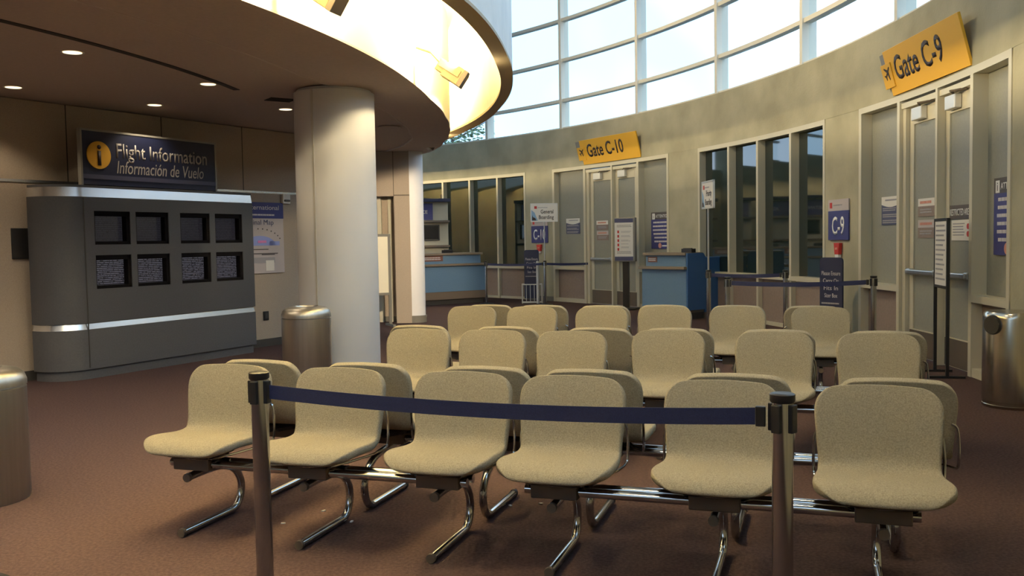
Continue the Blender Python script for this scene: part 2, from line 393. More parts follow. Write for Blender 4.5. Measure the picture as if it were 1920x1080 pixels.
b = MB(); b.arc(lambda a: rS(a)+0.004, rL, -85, 85, ZC-0.004, ZC+0.014, 0.8)
struct(b.build('ceiling_bulkhead', 'ceil'))
b = MB(); b.arc(lambda a: rS(a)-0.011, lambda a: rS(a)+0.007, -85, 85, ZC-0.007, ZC+0.02, 0.8); struct(b.build('trim_8', 'seamline'))
b = MB(); b.arc(lambda a: rF(a)-0.12, rF, -85, 85, ZC+0.014, 4.7, 0.8); struct(b.build('wall_fascia', 'cove', smooth=True))
b = MB(); b.arc(lambda a: rI(a)+0.01, lambda a: rO(a)-0.004, -85, 85, 3.365, 8.4, 0.8); struct(b.build('wall_drum', 'drum', smooth=True))
b = MB(); b.arc(rI, rO, -85, 85, 3.34, 3.37, 0.8); struct(b.build('trim_3', 'ringbrown'))
b = MB(); b.arc(12.2, 13.3, -85, 85, 4.6, 4.7, 0.8); struct(b.build('ceiling_cove', 'cove'))
b = MB(); b.arc(13.2, 18.5, -85, 85, 8.3, 8.45, 2); struct(b.build('ceiling_atrium', 'roof'))
# dark linear slot in the low ceiling
b = MB(); b.arc(10.40, 10.47, -28, -5, ZC+0.006, ZC+0.014, 1.0); tag(b.build('ceiling_slot_diffuser', 'ceildark'), 'long dark air slot curving through the brown ceiling', 'air vent')
def beam(t, power=30, cone=112):
    l = bpy.data.lights.new('downlight_beam', 'SPOT'); l.energy = power; l.color = (1, 0.82, 0.56); l.spot_size = math.radians(cone); l.spot_blend = 0.45; l.shadow_soft_size = 0.07
    o = bpy.data.objects.new('downlight_beam', l); C.objects.link(o); o.parent = t; o.location = (0, 0, -0.03)
for k, (x, y, lab) in enumerate((( -3.70, 7.80, 'lit round downlight nearest the camera, below the long ceiling slot'),
        (-5.09, 9.42, 'lit round downlight at the far left of the brown ceiling'),
        (-3.09, 9.43, 'lit round downlight just past the end of the ceiling slot'),
        (-4.16, 10.75, 'lit round downlight above the right part of the flight information sign'),
        (-2.75, 11.27, 'lit round downlight right beside the silver column'))):
    t = thing('ceiling_downlight', lab, 'ceiling light', (x, y, ZC+0.012), 0, 'recessed downlights in the brown ceiling')
    MB().lathe([(0.075, 0.0), (0.095, -0.004), (0.097, 0.0)], 28).build('trim_ring', 'seam', t, True)
    MB().lathe([(0.0, -0.003), (0.076, -0.003)], 28).build('lens', 'lamp', t)
    beam(t)
# the same row of downlights goes on to the left of the frame
for x, y in [pol(r, a) for r, a in ((10.2, -27), (10.2, -37), (10.2, -47), (8.6, -19), (8.6, -30), (8.6, -41))]:
    t = thing('ceiling_downlight', 'downlight of the same row, left of the frame over the floor', 'ceiling light', (x, y, ZC+0.012), 0, 'recessed downlights in the brown ceiling')
    MB().lathe([(0.075, 0.0), (0.095, -0.004), (0.097, 0.0)], 28).build('trim_ring', 'seam', t, True)
    MB().lathe([(0.0, -0.003), (0.076, -0.003)], 28).build('lens', 'lamp', t); beam(t, 104, 126)
for x, y, r, nm, lab in ((-3.06, 7.51, 0.16, 'ceiling_speaker', 'faint round flush speaker plate in the brown ceiling near its seam'),
                     (-1.72, 13.1, 0.17, 'ceiling_speaker', 'faint round flush plate in the ceiling right of the silver column')):
    t = tag(MB().lathe([(0, -0.004), (r*0.92, -0.004), (r, 0.0), (r, 0.004)], 28).build(nm, 'ceil', None, True), lab, 'speaker'); t.location = (x, y, ZC+0.012 if x < -2 else ZC-0.003)
b = MB()
for k in range(5): b.box((0, 0.05*k-0.1, 0), (0.3, 0.018, 0.01))
o = tag(b.build('ceiling_vent', 'ceildark'), 'small dark slatted vent in the ceiling left of the silver column', 'air vent'); o.location = (-2.62, 10.5, ZC+0.008); o.rotation_euler = (0, 0, 0.6)

# ------------------------------------------------------------------ cove floodlights
COVE_TILT = 13
def floodlight(a, lab, power):
    (x, y), rz = wallframe(a, 12.76 if a != 24 else 12.97)
    t = thing('cove_floodlight', lab, 'floodlight', (x, y, 3.235), rz+PI, 'floodlights in the cove')   # local -y points outward, +y to the fascia
    T = Matrix.Rotation(math.radians(34), 4, 'X')
    b = MB(); b.box((0, 0, 0), (0.15, 0.20, 0.18), bev=0.008, mtx=T @ Matrix.Translation((0, -0.03, 0))); b.build('housing', 'fixture', t)
    MB().box((0, 0, 0), (0.152, 0.045, 0.182), bev=0.004, mtx=T @ Matrix.Translation((0, -0.15, 0))).build('end_cover', 'bracket', t)
    MB().box((0, 0, 0), (0.12, 0.09, 0.13), bev=0.006, mtx=T @ Matrix.Translation((0, 0.11, 0.0))).build('gear_box', 'fixture', t)
    b = MB()
    b.box((0, 0, 0), (0.012, 0.25, 0.075), bev=0.003, mtx=T @ Matrix.Translation((-0.082, 0.02, 0.02)))
    b.tube([(-0.05, 0.11, 0.10), (-0.04, 0.2, 0.20), (-0.02, 0.36, 0.26)], 0.014, 8); b.build('yoke', 'fixture', t)
    MB().box((0, 0, 0), (0.11, 0.15, 0.006), mtx=T @ Matrix.Translation((0, -0.02, 0.093))).build('lens', 'lamp', t)
    l = bpy.data.lights.new('cove_beam', 'AREA'); l.shape = 'RECTANGLE'; l.size = 0.26; l.size_y = 0.2; l.energy = power; l.color = (1.0, 0.80, 0.44); l.spread = math.radians(176)
    o = bpy.data.objects.new('cove_beam', l); C.objects.link(o); o.parent = t
    if a == -5.2:      # spot added at the fixture to brighten the end pier and the board
        sp = bpy.data.lights.new('pier_fill', 'SPOT'); sp.energy = 2300; sp.color = (1.0, 0.80, 0.52); sp.spot_size = math.radians(30); sp.spot_blend = 0.5; sp.shadow_soft_size = 0.05
        so = bpy.data.objects.new('pier_fill', sp); C.objects.link(so)
        p = Vector((*pol(12.98, -5.2), 3.26)); so.location = p; so.rotation_euler = (Vector((-2.25, 16.4, 1.15))-p).to_track_quat('-Z', 'Y').to_euler()
    l2 = l.copy(); l2.energy = power*0.16; o2 = bpy.data.objects.new('cove_fill', l2); C.objects.link(o2); o2.parent = t  # extra fill light added to lift the lower fascia
    o2.location = (0, -0.17, 0.13); o2.rotation_euler = (PI-math.radians(48), 0, 0)
    o.location = (0, -0.17, 0.12); o.rotation_euler = (PI+math.radians(COVE_TILT), 0, 0)
for a, lab in ((-5.2, 'tan box floodlight hanging in the bright cove beside the rim'), (-19.6, 'dark box floodlight in the cove, cut by the top edge of the photo'),
               (-34, 'cove floodlight next behind the one at the top edge, out of view'), (24, 'added unseen floodlight on the soffit, brightening the tip of the crescent'), (49, 'cove floodlight in the far left part of the round cove, mirrored in the panes'), (61, 'farther cove floodlight in the round cove, seen mirrored in the window panes'), (73, 'farthest cove floodlight at the end of the round cove')):  # the hidden one on the soffit is added to light the crescent tip
    floodlight(a, lab, 1700)

# ------------------------------------------------------------------ left wall
WA = (-5.42, 10.06); WD = (0.5202, 0.8541); WRZ = math.atan2(WD[1], WD[0])
def wl(s, t=0.0): return (WA[0]+WD[0]*s+WD[1]*t, WA[1]+WD[1]*s-WD[0]*t)
SE = 4.37
b = MB(); x, y = wl((SE-17)/2, -0.1); b.box((x, y, ZC/2), (SE+17, 0.2, ZC), WRZ); struct(b.build('wall_left', 'wallcloth'))
b = MB(); x, y = wl((SE-17)/2, 0.008); b.box((x, y, 0.055), (SE+17, 0.016, 0.11), WRZ); struct(b.build('baseboard_left', 'base'))
b = MB(); x, y = wl((SE-17)/2, 0.004); b.box((x, y, 2.225), (SE+17, 0.014, 0.03), WRZ); struct(b.build('trim_4', 'silverband'))
b = MB()
for s in (-3.0, -0.72, 0.58, 1.88, 3.21):
    x, y = wl(s, 0.0015); b.box((x, y, (2.24+ZC)/2), (0.012, 0.003, ZC-2.24), WRZ)
struct(b.build('trim_5', 'base'))
# return wall behind the column and the far end wall with its alcove
e = wl(SE, -0.1)
b = MB(); q = wl(SE-0.1, -1.6); b.box((*wl(SE-0.1, -0.9), ZC/2), (0.2, 1.6, ZC), WRZ); struct(b.build('wall_return', 'wallcloth'))
b = MB(); b.box((-3.6, 16.95, ZC/2), (3.3, 0.2, ZC)); struct(b.build('wall_alcove', 'wallcloth'))
b = MB(); b.box((-3.55, 16.56, (2.31+ZC)/2), (2.88, 0.14, ZC-2.31)); struct(b.build('wall_header', 'wallcloth'))
b = MB(); b.box((-1.97, 16.66, ZC/2), (0.28, 0.34, ZC)); struct(b.build('wall_end_pier', 'wallcloth'))
b = MB(); b.box((-1.97, 16.486, 2.325), (0.282, 0.012, 0.02)); b.box((-2.115, 16.49, ZC/2+0.05), (0.012, 0.012, ZC-0.1)); struct(b.build('trim_6', 'bracket'))
b = MB(); b.box((-2.85, 16.84, 0.05), (1.6, 0.02, 0.1)); struct(b.build('baseboard_alcove', 'basegrey'))
b = MB(); b.box((-2.42, 16.8, 1.15), (0.07, 0.12, 2.3)); b.box((-2.24, 16.82, 1.15), (0.05, 0.08, 2.3)); struct(b.build('trim_7', 'shelf'))
b = MB(); pr = [(-1.83, 16.83)] + [(-1.83+0.235*math.cos(t), 16.66+0.17*math.sin(t)) for t in [PI/2-PI*k/14 for k in range(15)]] + [(-1.83, 16.49)]
b.prism(pr, 0, ZC); struct(b.build('wall_end_cap', 'satin', smooth=True))
b = MB(); b.prism([(-1.83+(x+1.83)*1.06, 16.66+(y-16.66)*1.06) for x, y in pr], 0.0, 0.09); b.prism([(-1.83+(x+1.83)*1.1, 16.66+(y-16.66)*1.08) for x, y in pr], 0.09, 0.13); struct(b.build('baseboard_end_cap', 'basegrey'))

# ------------------------------------------------------------------ silver column
CX, CY = -1.90, 9.96
t = bpy.data.objects.new('silver_column', None); C.objects.link(t); t.location = (CX, CY, 0); struct(t)
MB().lathe([(0.432, 0.0), (0.432, ZC-0.03), (0.40, ZC-0.02), (0.40, ZC)], 72).build('cladding', 'satin', t, True)
MB().lathe([(0.437, 0.0), (0.437, 0.1), (0.43, 0.105)], 72).build('base_ring', 'basegrey', t, True)
b = MB(); sa = math.atan2(-CY, -CX) - 0.56
b.box((0.434*math.cos(sa), 0.434*math.sin(sa), ZC/2), (0.012, 0.022, ZC-0.06), sa); b.build('seam_strip', 'seam', t)

# ------------------------------------------------------------------ flight information kiosk
K0 = (-4.74, 10.10); KRZ = math.atan2(2.31, 1.23)
t = thing('flight_information_kiosk', 'charcoal flight information cabinet with eight recessed screens and silver bands', 'kiosk', (*K0, 0), KRZ)
KL = 2.60
def kprof(off, depth=0.42):
    pts = [(KL+off, depth-0.06), (KL+off, -off), (0.0, -off)]
    r = 0.36+off
    pts += [(-r*math.sin(a), 0.36-r*math.cos(a)) for a in [PI/2*k/10 for k in range(1, 11)]]
    pts += [(-r, depth+0.04)]; return pts
MB().prism(kprof(-0.03), 0.0, 0.11).build('plinth', 'kiosk', t, True)
MB().prism(kprof(0.0), 0.11, 0.56).build('lower_body', 'kiosk', t, True)
MB().loft(kprof(-0.004), kprof(-0.021), 0.56, 0.63).build('lower_band', 'silverband', t, True)
MB().loft(kprof(-0.004), kprof(-0.015), 2.04, 2.145).build('upper_band', 'silverband', t, True)
MB().prism(kprof(-0.01), 2.145, 2.17).build('top_cap', 'kioskcol', t, True)
# upper body with eight screen openings
SX = [(0.13, 0.61), (0.69, 1.17), (1.35, 1.83), (1.92, 2.40)]; SZ = [(1.005, 1.385), (1.505, 1.885)]
b = MB()
pp = kprof(0.0); pb = [(x, y) if y > 0.001 or x < 0 else (x, 0.10) for x, y in pp]
b.prism([(KL, 0.36), (KL, 0.10), (0, 0.10), (0, 0.0)] + pp[3:], 0.63, 2.04)
zs = [0.63, SZ[0][0], SZ[0][1], SZ[1][0], SZ[1][1], 2.04]
for i in (0, 2, 4): b.box((KL/2, 0.05, (zs[i]+zs[i+1])/2), (KL, 0.10, zs[i+1]-zs[i]))
xs = [0.0] + [v for p in SX for v in p] + [KL]
for z0, z1 in SZ:
    for k in range(0, 10, 2): b.box(((xs[k]+xs[k+1])/2, 0.05, (z0+z1)/2), (xs[k+1]-xs[k], 0.10, z1-z0))
b.build('upper_body', 'kioskcol', t, True)
b = MB(); b.box((0.0, -0.002, 1.08), (0.012, 0.006, 1.9)); b.build('corner_seam', 'base', t)
for r_, (z0, z1) in enumerate(SZ):
    for x0, x1 in SX:
        f = MB(); d = 0.045
        for (cx, cz, wx, wz) in (((x0+x1)/2, z1-0.028, x1-x0, 0.056), ((x0+x1)/2, z0+0.018, x1-x0, 0.036), (x0+0.008, (z0+z1)/2, 0.016, z1-z0), (x1-0.022, (z0+z1)/2, 0.044, z1-z0)):
            f.box((cx, 0.055, cz), (wx, 0.085, wz))
        so = f.build('screen', 'screenframe', t)
        g = MB(); g.box(((x0+x1)/2-0.014, 0.092, (z0+z1)/2+(-0.008)), (x1-x0-0.06, 0.008, z1-z0-0.09)); g.build('display', 'screen_lit' if r_ == 0 else 'screen_dim', so)
# sign above
ang_tip = 0.0
t = thing('flight_information_sign', 'navy Flight Information sign with yellow info disc, standing on the charcoal cabinet', 'sign', (K0[0]+0.04*0.883, K0[1]-0.04*0.47, 2.17), KRZ)
LX = 1.99
b = MB(); b.box((LX/2, 0.08, 0.31), (LX-0.03, 0.04, 0.60)); b.build('panel', 'navy', t)
b = MB()
for x, wd in ((0.012, 0.024), (LX-0.012, 0.024)): b.box((x, 0.08, 0.315), (wd, 0.055, 0.63))
b.box((LX/2, 0.08, 0.62), (LX, 0.055, 0.022)); b.build('frame', 'greyback', t)
b = MB(); b.box((LX/2, 0.055, 0.10), (LX-0.05, 0.006, 0.05)); b.build('lower_stripe', 'slate', t)
d = MB(); d.lathe([(0, 0.0), (0.155, 0.0), (0.155, 0.012), (0, 0.012)], 40); 
bmesh.ops.rotate(d.bm, cent=(0, 0, 0), matrix=Matrix.Rotation(PI/2, 3, 'X'), verts=d.bm.verts[:]); d.build('info_disc', 'yellow', t, loc=(0.235, 0.06, 0.345))
text('i', 'info_letter', 'ink', t, (0.235, 0.046, 0.235), height=0.225, align='CENTER', bold=0.02)
text('Flight Information', 'lettering', 'mutedwhite', t, (0.46, 0.058, 0.335), width=1.36, height=0.165, bold=0.008)
text('Información de Vuelo', 'spanish_lettering', 'mutedwhite', t, (0.46, 0.058, 0.155), width=1.30, height=0.145, shear=0.2)

# things on the left wall
def onwall(name, lab, cat, s, z): x, y = wl(s, 0.0); return thing(name, lab, cat, (x, y, z), WRZ)
t = onwall('wall_plate', 'black square plate on the taupe wall left of the cabinet', 'plate', 0.03, 1.36)
MB().box((0, -0.008, 0.17), (0.30, 0.016, 0.34), bev=0.004).build('plate', 'black', t)
t = onwall('terminal_map', 'grey terminal map poster with navy heading, half hidden behind the cabinet', 'poster', 3.44, 1.06)
MB().box((0, -0.012, 0.51), (0.98, 0.024, 1.02), bev=0.003).build('board', 'mappaper', t)
MB().box((0, -0.026, 0.905), (0.98, 0.006, 0.23)).build('heading', 'blue', t)
text('International', 'heading_lettering', 'whiteline', t, (0.41, -0.029, 0.915), width=0.62, height=0.065, align='RIGHT')
lines('heading_lines', 'whiteline', t, -0.25, 0.36, [0.84], 0.022, -0.029)
text('Terminal Map', 'map_title', 'slate', t, (0.30, -0.025, 0.70), width=0.66, height=0.07, align='RIGHT')
b = MB(); b.plate([(0.30*math.cos(a)+0.02, 0.40+0.14*math.sin(a)) for a in [PI*k/14 for k in range(15)]], -0.028, -0.024); b.box((0.3, -0.026, 0.43), (0.2, 0.004, 0.06)); b.build('map_shape', 'mapblue', t)
b = MB(); b.box((0.06, -0.029, 0.455), (0.16, 0.004, 0.035)); b.build('map_mark', 'pink', t)
b = MB()
for k in range(7): a = PI*(0.12+0.4*k/6); b.box((0.02+0.42*math.cos(a), -0.026, 0.42+0.22*math.sin(a)), (0.018, 0.004, 0.018))
for z, x0, x1 in ((0.345, -0.3, 0.18), (0.285, -0.3, 0.36), (0.27, 0.05, 0.3)): b.box(((x0+x1)/2, -0.026, z), (x1-x0, 0.004, 0.014))
b.build('map_lines', 'inkline', t)
b = MB(); b.box((0.05, -0.026, 0.19), (0.5, 0.004, 0.08)); b.build('map_bar', 'greyline', t)
b = MB(); b.box((0.2, -0.028, 0.11), (0.16, 0.004, 0.15)); b.build('map_key', 'paper', t)
t = onwall('alarm_strobe', 'small white alarm strobe high on the wall above the map poster', 'alarm', 3.99, 2.07)
MB().box((0, -0.025, 0.07), (0.15, 0.05, 0.14), bev=0.01).build('housing', 'paper', t)
MB().box((0, -0.055, 0.045), (0.11, 0.03, 0.03), bev=0.01).build('lens', 'basegrey', t)
t = onwall('power_outlet', 'black wall outlet low under the map poster', 'outlet', 3.55, 0.385)
MB().box((0, -0.008, 0.06), (0.10, 0.016, 0.13), bev=0.004).build('cover_plate', 'black', t)
MB().box((0, -0.018, 0.06), (0.05, 0.006, 0.08)).build('socket', 'base', t)

# ------------------------------------------------------------------ waste bins
def dome_bin(x, y, lab, R=0.245, zs=0.735):
    t = thing('waste_bin', lab, 'bin', (x, y, 0), 0, 'round dome-topped silver bins')
    MB().lathe([(0, 0.0), (R*0.98, 0.0), (R, 0.015), (R, zs-0.006), (R*0.97, zs)], 56).build('body', 'brushedbin', t, True)
    MB().lathe([(R*0.97, zs), (R*1.01, zs+0.006), (R*1.01, zs+0.035), (R*0.95, zs+0.075), (R*0.82, zs+0.10), (R*0.6, zs+0.112), (R*0.5, zs+0.115), (R*0.46, zs+0.10), (R*0.44, zs+0.02)], 56).build('lid', 'brushedbin', t, True)
    MB().lathe([(0, zs+0.03), (R*0.445, zs+0.03)], 40).build('opening', 'black', t)
M['brushedbin'] = mat('brushed_bin_steel', (0.50, 0.47, 0.42), 0.38, 1.0, (0.56, 0.53, 0.48), 30, 3, stretch=(1, 1, 0.04))
dome_bin(-2.075, 9.10, 'dome-topped silver bin standing in front of the silver column')
dome_bin(-3.13, 5.28, 'dome-topped silver bin cut by the left edge of the photo', 0.245, 0.668)
BX, BY, BR = 4.225, 7.62, 0.235
t = thing('steel_waste_bin', 'tall shiny steel bin with a black side opening by the C-9 doors', 'bin', (BX, BY, 0), 0)
M['steelbin'] = mat('polished_bin_steel', (0.55, 0.50, 0.42), 0.2, 1.0, (0.6, 0.55, 0.47), 30, 2, stretch=(1, 1, 0.05))
MB().lathe([(0, 0.0), (BR*0.97, 0.0), (BR, 0.01), (BR, 0.025), (BR*0.975, 0.03), (BR*0.975, 0.05), (BR, 0.055), (BR, 0.755), (BR*0.96, 0.79), (BR*0.9, 0.805), (0, 0.81)], 56).build('body', 'steelbin', t, True)
d = MB(); d.lathe([(0.0, 0.02), (0.075, 0.02), (0.085, 0.0), (0.075, -0.02), (0.0, -0.02)], 28)
bmesh.ops.rotate(d.bm, cent=(0, 0, 0), matrix=Matrix.Rotation(PI/2, 3, 'X'), verts=d.bm.verts[:])
aa = math.atan2(-BY, -BX)-0.72
d.build('side_opening', 'black', t, True, loc=(BR*0.97*math.cos(aa), BR*0.97*math.sin(aa), 0.70), rz=aa+PI/2)

# ------------------------------------------------------------------ seating benches
def bake(o, mods):
    for nm, ty, kw in mods:
        m = o.modifiers.new(nm, ty)
        for k, v in kw.items(): setattr(m, k, v)
    dg = bpy.context.evaluated_depsgraph_get(); dg.update()
    me = bpy.data.meshes.new_from_object(o.evaluated_get(dg)); o.modifiers.clear(); old = o.data; o.data = me; me.name = old.name; bpy.data.meshes.remove(old)
    for p in o.data.polygons: p.use_smooth = True
    return o
PROF = [(-0.022, 0.414), (-0.019, 0.424), (-0.010, 0.436), (0.008, 0.447), (0.035, 0.455), (0.075, 0.460), (0.14, 0.460), (0.22, 0.452), (0.29, 0.446), (0.34, 0.449), (0.378, 0.463), (0.402, 0.488), (0.415, 0.525), (0.422, 0.57), (0.430, 0.63), (0.441, 0.69), (0.451, 0.735), (0.460, 0.768), (0.467, 0.790), (0.472, 0.805), (0.475, 0.814), (0.4765, 0.819)]
HW = [(0, 0.262), (0.09, 0.270), (0.2, 0.270), (0.30, 0.260), (0.40, 0.248), (0.47, 0.246), (0.58, 0.255), (0.68, 0.262), (0.80, 0.258), (0.9, 0.250)]
def seat_shell():
    b = MB(); n = 15; G = []
    d = [0.0]
    for p, q in zip(PROF, PROF[1:]): d.append(d[-1]+math.hypot(q[0]-p[0], q[1]-p[1]))
    L = d[-1]
    for i, (y, z) in enumerate(PROF):
        hw = 0.0
        for (a, wa), (c, wc) in zip(HW, HW[1:]):
            if d[i] <= c: t = (d[i]-a)/(c-a); hw = wa+(wc-wa)*t*t*(3-2*t); break
        else: hw = HW[-1][1]
        for dd, r in ((d[i], 0.11), (L-d[i], 0.085)):
            if dd < r: hw -= r-math.sqrt(max(r*r-(r-dd)**2, 0.0))
        row = []
        for k in range(n):
            x = -1+2*k/(n-1); x = math.sin(x*PI/2*0.86)/math.sin(PI/2*0.86)
            yy, zz = y, z; q = (x*hw/0.25)**2
            if i >= 11: yy -= 0.017*q; zz -= 0.017*q*max(0, (z-0.6)/0.22)
            else: zz += 0.004*q; yy += 0.032*q*max(0, 1-d[i]/0.25)
            row.append(b.bm.verts.new((x*hw, yy, zz)))
        G.append(row)
    for i in range(len(G)-1):
        for k in range(n-1): b.bm.faces.new((G[i][k], G[i][k+1], G[i+1][k+1], G[i+1][k]))
    return b
def smoothpath(pts, n=4):
    P = [Vector(p) for p in pts]; out = []
    for i in range(len(P)-1):
        p0 = P[max(i-1, 0)]; p1 = P[i]; p2 = P[i+1]; p3 = P[min(i+2, len(P)-1)]
        for k in range(n):
            t = k/n; out.append(0.5*((2*p1)+(p2-p0)*t+(2*p0-5*p1+4*p2-p3)*t*t+(3*p1-p0-3*p2+p3)*t**3))
    out.append(P[-1]); return out
XPROTO = {}
def proto_parts():
    s = seat_shell().build('seat', 'fabric'); bake(s, [('sol', 'SOLIDIFY', dict(thickness=0.042, offset=0.0)), ('sub', 'SUBSURF', dict(levels=1, render_levels=1))])
    fr = MB()
    for sx in (-1, 1):
        fr.tube(smoothpath([(sx*0.12, 0.10, 0.385), (sx*0.17, 0.22, 0.388), (sx*0.235, 0.34, 0.402), (sx*0.258, 0.425, 0.415), (sx*0.264, 0.442, 0.45), (sx*0.264, 0.446, 0.53), (sx*0.256, 0.448, 0.60), (sx*0.232, 0.450, 0.62)], 3), 0.0065, 8)
    fr.tube(smoothpath([(-0.12, 0.10, 0.385), (0, 0.085, 0.383), (0.12, 0.10, 0.385)], 3), 0.0065, 8)
    f = fr.build('wire_frame', 'chrome', s, True)
    p = MB(); p.box((0, 0.17, 0.402), (0.26, 0.22, 0.03), bev=0.008); p.box((0, 0.30, 0.40), (0.05, 0.2, 0.02)); p.box((0.09, 0.28, 0.395), (0.02, 0.18, 0.015), 0.5); p.box((-0.09, 0.28, 0.395), (0.02, 0.18, 0.015), -0.5)
    p.build('mounting_pan', 'blackmetal', s)
    k = MB(); k.box((0, 0.155, 0.352), (0.215, 0.15, 0.062), bev=0.006); k = k.build('bracket', 'bracket')
    l = MB(); l.tube(smoothpath([(0, 0.055, 0.292), (0, 0.16, 0.296), (0, 0.28, 0.292), (0, 0.38, 0.275), (0, 0.455, 0.235), (0, 0.50, 0.17), (0, 0.502, 0.105), (0, 0.475, 0.05), (0, 0.43, 0.024), (0, 0.36, 0.0215), (0, 0.18, 0.0215), (0, 0.0, 0.0215)], 4), 0.0205, 12)
    l = l.build('leg', 'chrome', None, True)
    for y, z in ((0.052, 0.292), (-0.004, 0.0225)): MB().tube([(0, y+0.012, z), (0, y-0.008, z)], 0.0225, 12).build('end_cap', 'bracket', l, True)
    return s, k, l
PS, PK, PL = proto_parts(); FIRST = [True]
def bench(us, v_tip, away, lab):
    um = us[1]; x, y = uv(um, v_tip)
    t = thing('beam_bench', lab, 'bench', (x, y, 0), TH+(PI if away else 0), 'three-seat beam benches')
    sg = -1 if away else 1
    xs = [sg*(u-um) for u in us]
    for i, xx in enumerate(sorted(xs)):
        if FIRST[0]: ps, pk, pl = PS, PK, PL; FIRST[0] = False; 
        else: ps, pk, pl = tree_copy(PS), tree_copy(PK), tree_copy(PL)
        for p in (ps, pk, pl): p.parent = t; p.location = (xx, 0, 0)
    x0, x1 = min(xs)-0.14, max(xs)+0.14
    for yy in (0.115, 0.195): MB().tube([(x0, yy, 0.352), (x1, yy, 0.352)], 0.021, 12).build('beam_tube', 'chrome', t, True)
    return t
bench([0.02, 0.70, 1.39], 0.0, False, 'front bench on the left, facing the camera behind the left end of the belt')
bench([1.96, 2.66, 3.32], 0.02, False, 'front bench on the right, facing the camera, its last seat right of the stanchion')
bench([0.05, 0.73, 1.42], -1.12, True, 'bench seen from behind, backed against the front left bench')
bench([1.99, 2.70, 3.41], -1.12, True, 'bench seen from behind, backed against the front right bench')
bench([0.23, 0.82, 1.42], -2.04, False, 'middle row bench on the left, facing the camera near the silver column')
bench([2.08, 2.80, 3.46], -2.21, False, 'middle row bench on the right, facing the camera')
bench([0.10, 0.83, 1.55], -3.22, True, 'bench seen from behind, backed against the middle left bench')
bench([2.12, 2.81, 3.52], -3.28, True, 'bench seen from behind, backed against the middle right bench')
bench([-0.20, 0.43, 1.13], -4.30, False, 'last row bench on the left, facing the camera, farthest from the belt')
bench([1.70, 2.38, 3.12], -4.50, False, 'last row bench on the right, facing the camera in front of the C-10 desk')
bench([-0.10, 0.47, 1.10], -5.43, True, 'bench seen from behind, backed against the last left bench')
bench([1.67, 2.37, 3.05], -5.55, True, 'bench seen from behind, backed against the last right bench')

# ------------------------------------------------------------------ stanchions
t = thing('barrier_base', 'black round base just entering the bottom left corner of the photo', 'base', (-2.395, 3.865, 0), 0)
MB().lathe([(0, 0), (0.18, 0), (0.18, 0.01), (0.16, 0.022), (0.06, 0.034), (0.0, 0.036)], 40).build('foot_plate', 'rubberblack', t, True)
def stanchion(x, y, lab, to=None, h=1.0, yaw=None, group='belt barrier posts'):
    t = thing('stanchion', lab, 'barrier post', (x, y, 0), 0, group)
    if to: yaw = math.atan2(to[1]-y, to[0]-x)
    yaw = yaw or 0.0
    MB().lathe([(0, 0), (0.17, 0), (0.17, 0.008), (0.15, 0.018), (0.06, 0.028), (0.04, 0.04)], 40).build('base', 'blackmetal', t, True)
    MB().lathe([(0.0315, 0.03), (0.0315, h-0.028)], 28).build('post', 'chrome', t, True)
    MB().lathe([(0.0, h), (0.033, h), (0.038, h-0.003), (0.038, h-0.022), (0.034, h-0.028), (0.0, h-0.028)], 28).build('top_cap', 'black', t, True)
    b = MB()
    for k in range(4):
        a = yaw+PI/2*k; b.box((0.033*math.cos(a), 0.033*math.sin(a), h-0.075), (0.018, 0.03, 0.085), a, 0.003)
    b.build('belt_slots', 'black', t)
    if to:
        L = math.hypot(to[0]-x, to[1]-y); n = 16; z0, z1 = h-0.10, h-0.048
        b = MB(); V_ = []
        for i in range(n+1):
            s = 0.045+(L-0.125)*i/n; sag = -0.028*L/2*4*(i/n)*(1-i/n); px, py = s*math.cos(yaw), s*math.sin(yaw)
            ox, oy = -math.sin(yaw)*0.0012, math.cos(yaw)*0.0012
            V_.append([b.bm.verts.new((px+ox, py+oy, z0+sag)), b.bm.verts.new((px+ox, py+oy, z1+sag)), b.bm.verts.new((px-ox, py-oy, z1+sag)), b.bm.verts.new((px-ox, py-oy, z0+sag))])
        for A, B in zip(V_, V_[1:]):
            for k in range(4): b.bm.faces.new((A[k], A[(k+1) % 4], B[(k+1) % 4], B[k]))
        b.bm.faces.new(V_[0]); b.bm.faces.new(V_[-1][::-1]); bl = b.build('belt', 'belt', t)
        c = MB(); s = L-0.064; c.box((s*math.cos(yaw), s*math.sin(yaw), h-0.074), (0.03, 0.016, 0.062), yaw, 0.003); c.build('belt_clip', 'black', bl)
    return t
stanchion(-0.952, 3.37, 'near chrome barrier post on the left with the navy belt pulled out across the benches', (0.811, 2.717))
stanchion(0.811, 2.717, 'near chrome barrier post on the right catching the navy belt', yaw=0.75)
stanchion(-0.60, 21.15, 'far barrier post beside the end of the left blue counter', (0.755, 20.6))
stanchion(2.84, 13.08, 'barrier post carrying the white priority boarding sign', (3.80, 12.58))
stanchion(3.80, 12.58, 'barrier post between the C-10 desk and the second bag sizer board', yaw=0.2)
stanchion(2.55, 10.71, 'barrier post behind the last benches starting the nearer of the two far belts', (4.13, 10.34))
stanchion(4.13, 10.34, 'barrier post in front of the C-9 side panel ending the far belt', yaw=0.2)
stanchion(0.755, 20.6, 'far barrier post carrying the white general boarding sign', (2.09, 20.75))
stanchion(2.09, 20.75, 'far barrier post in front of the C-10 doors', yaw=0.2)

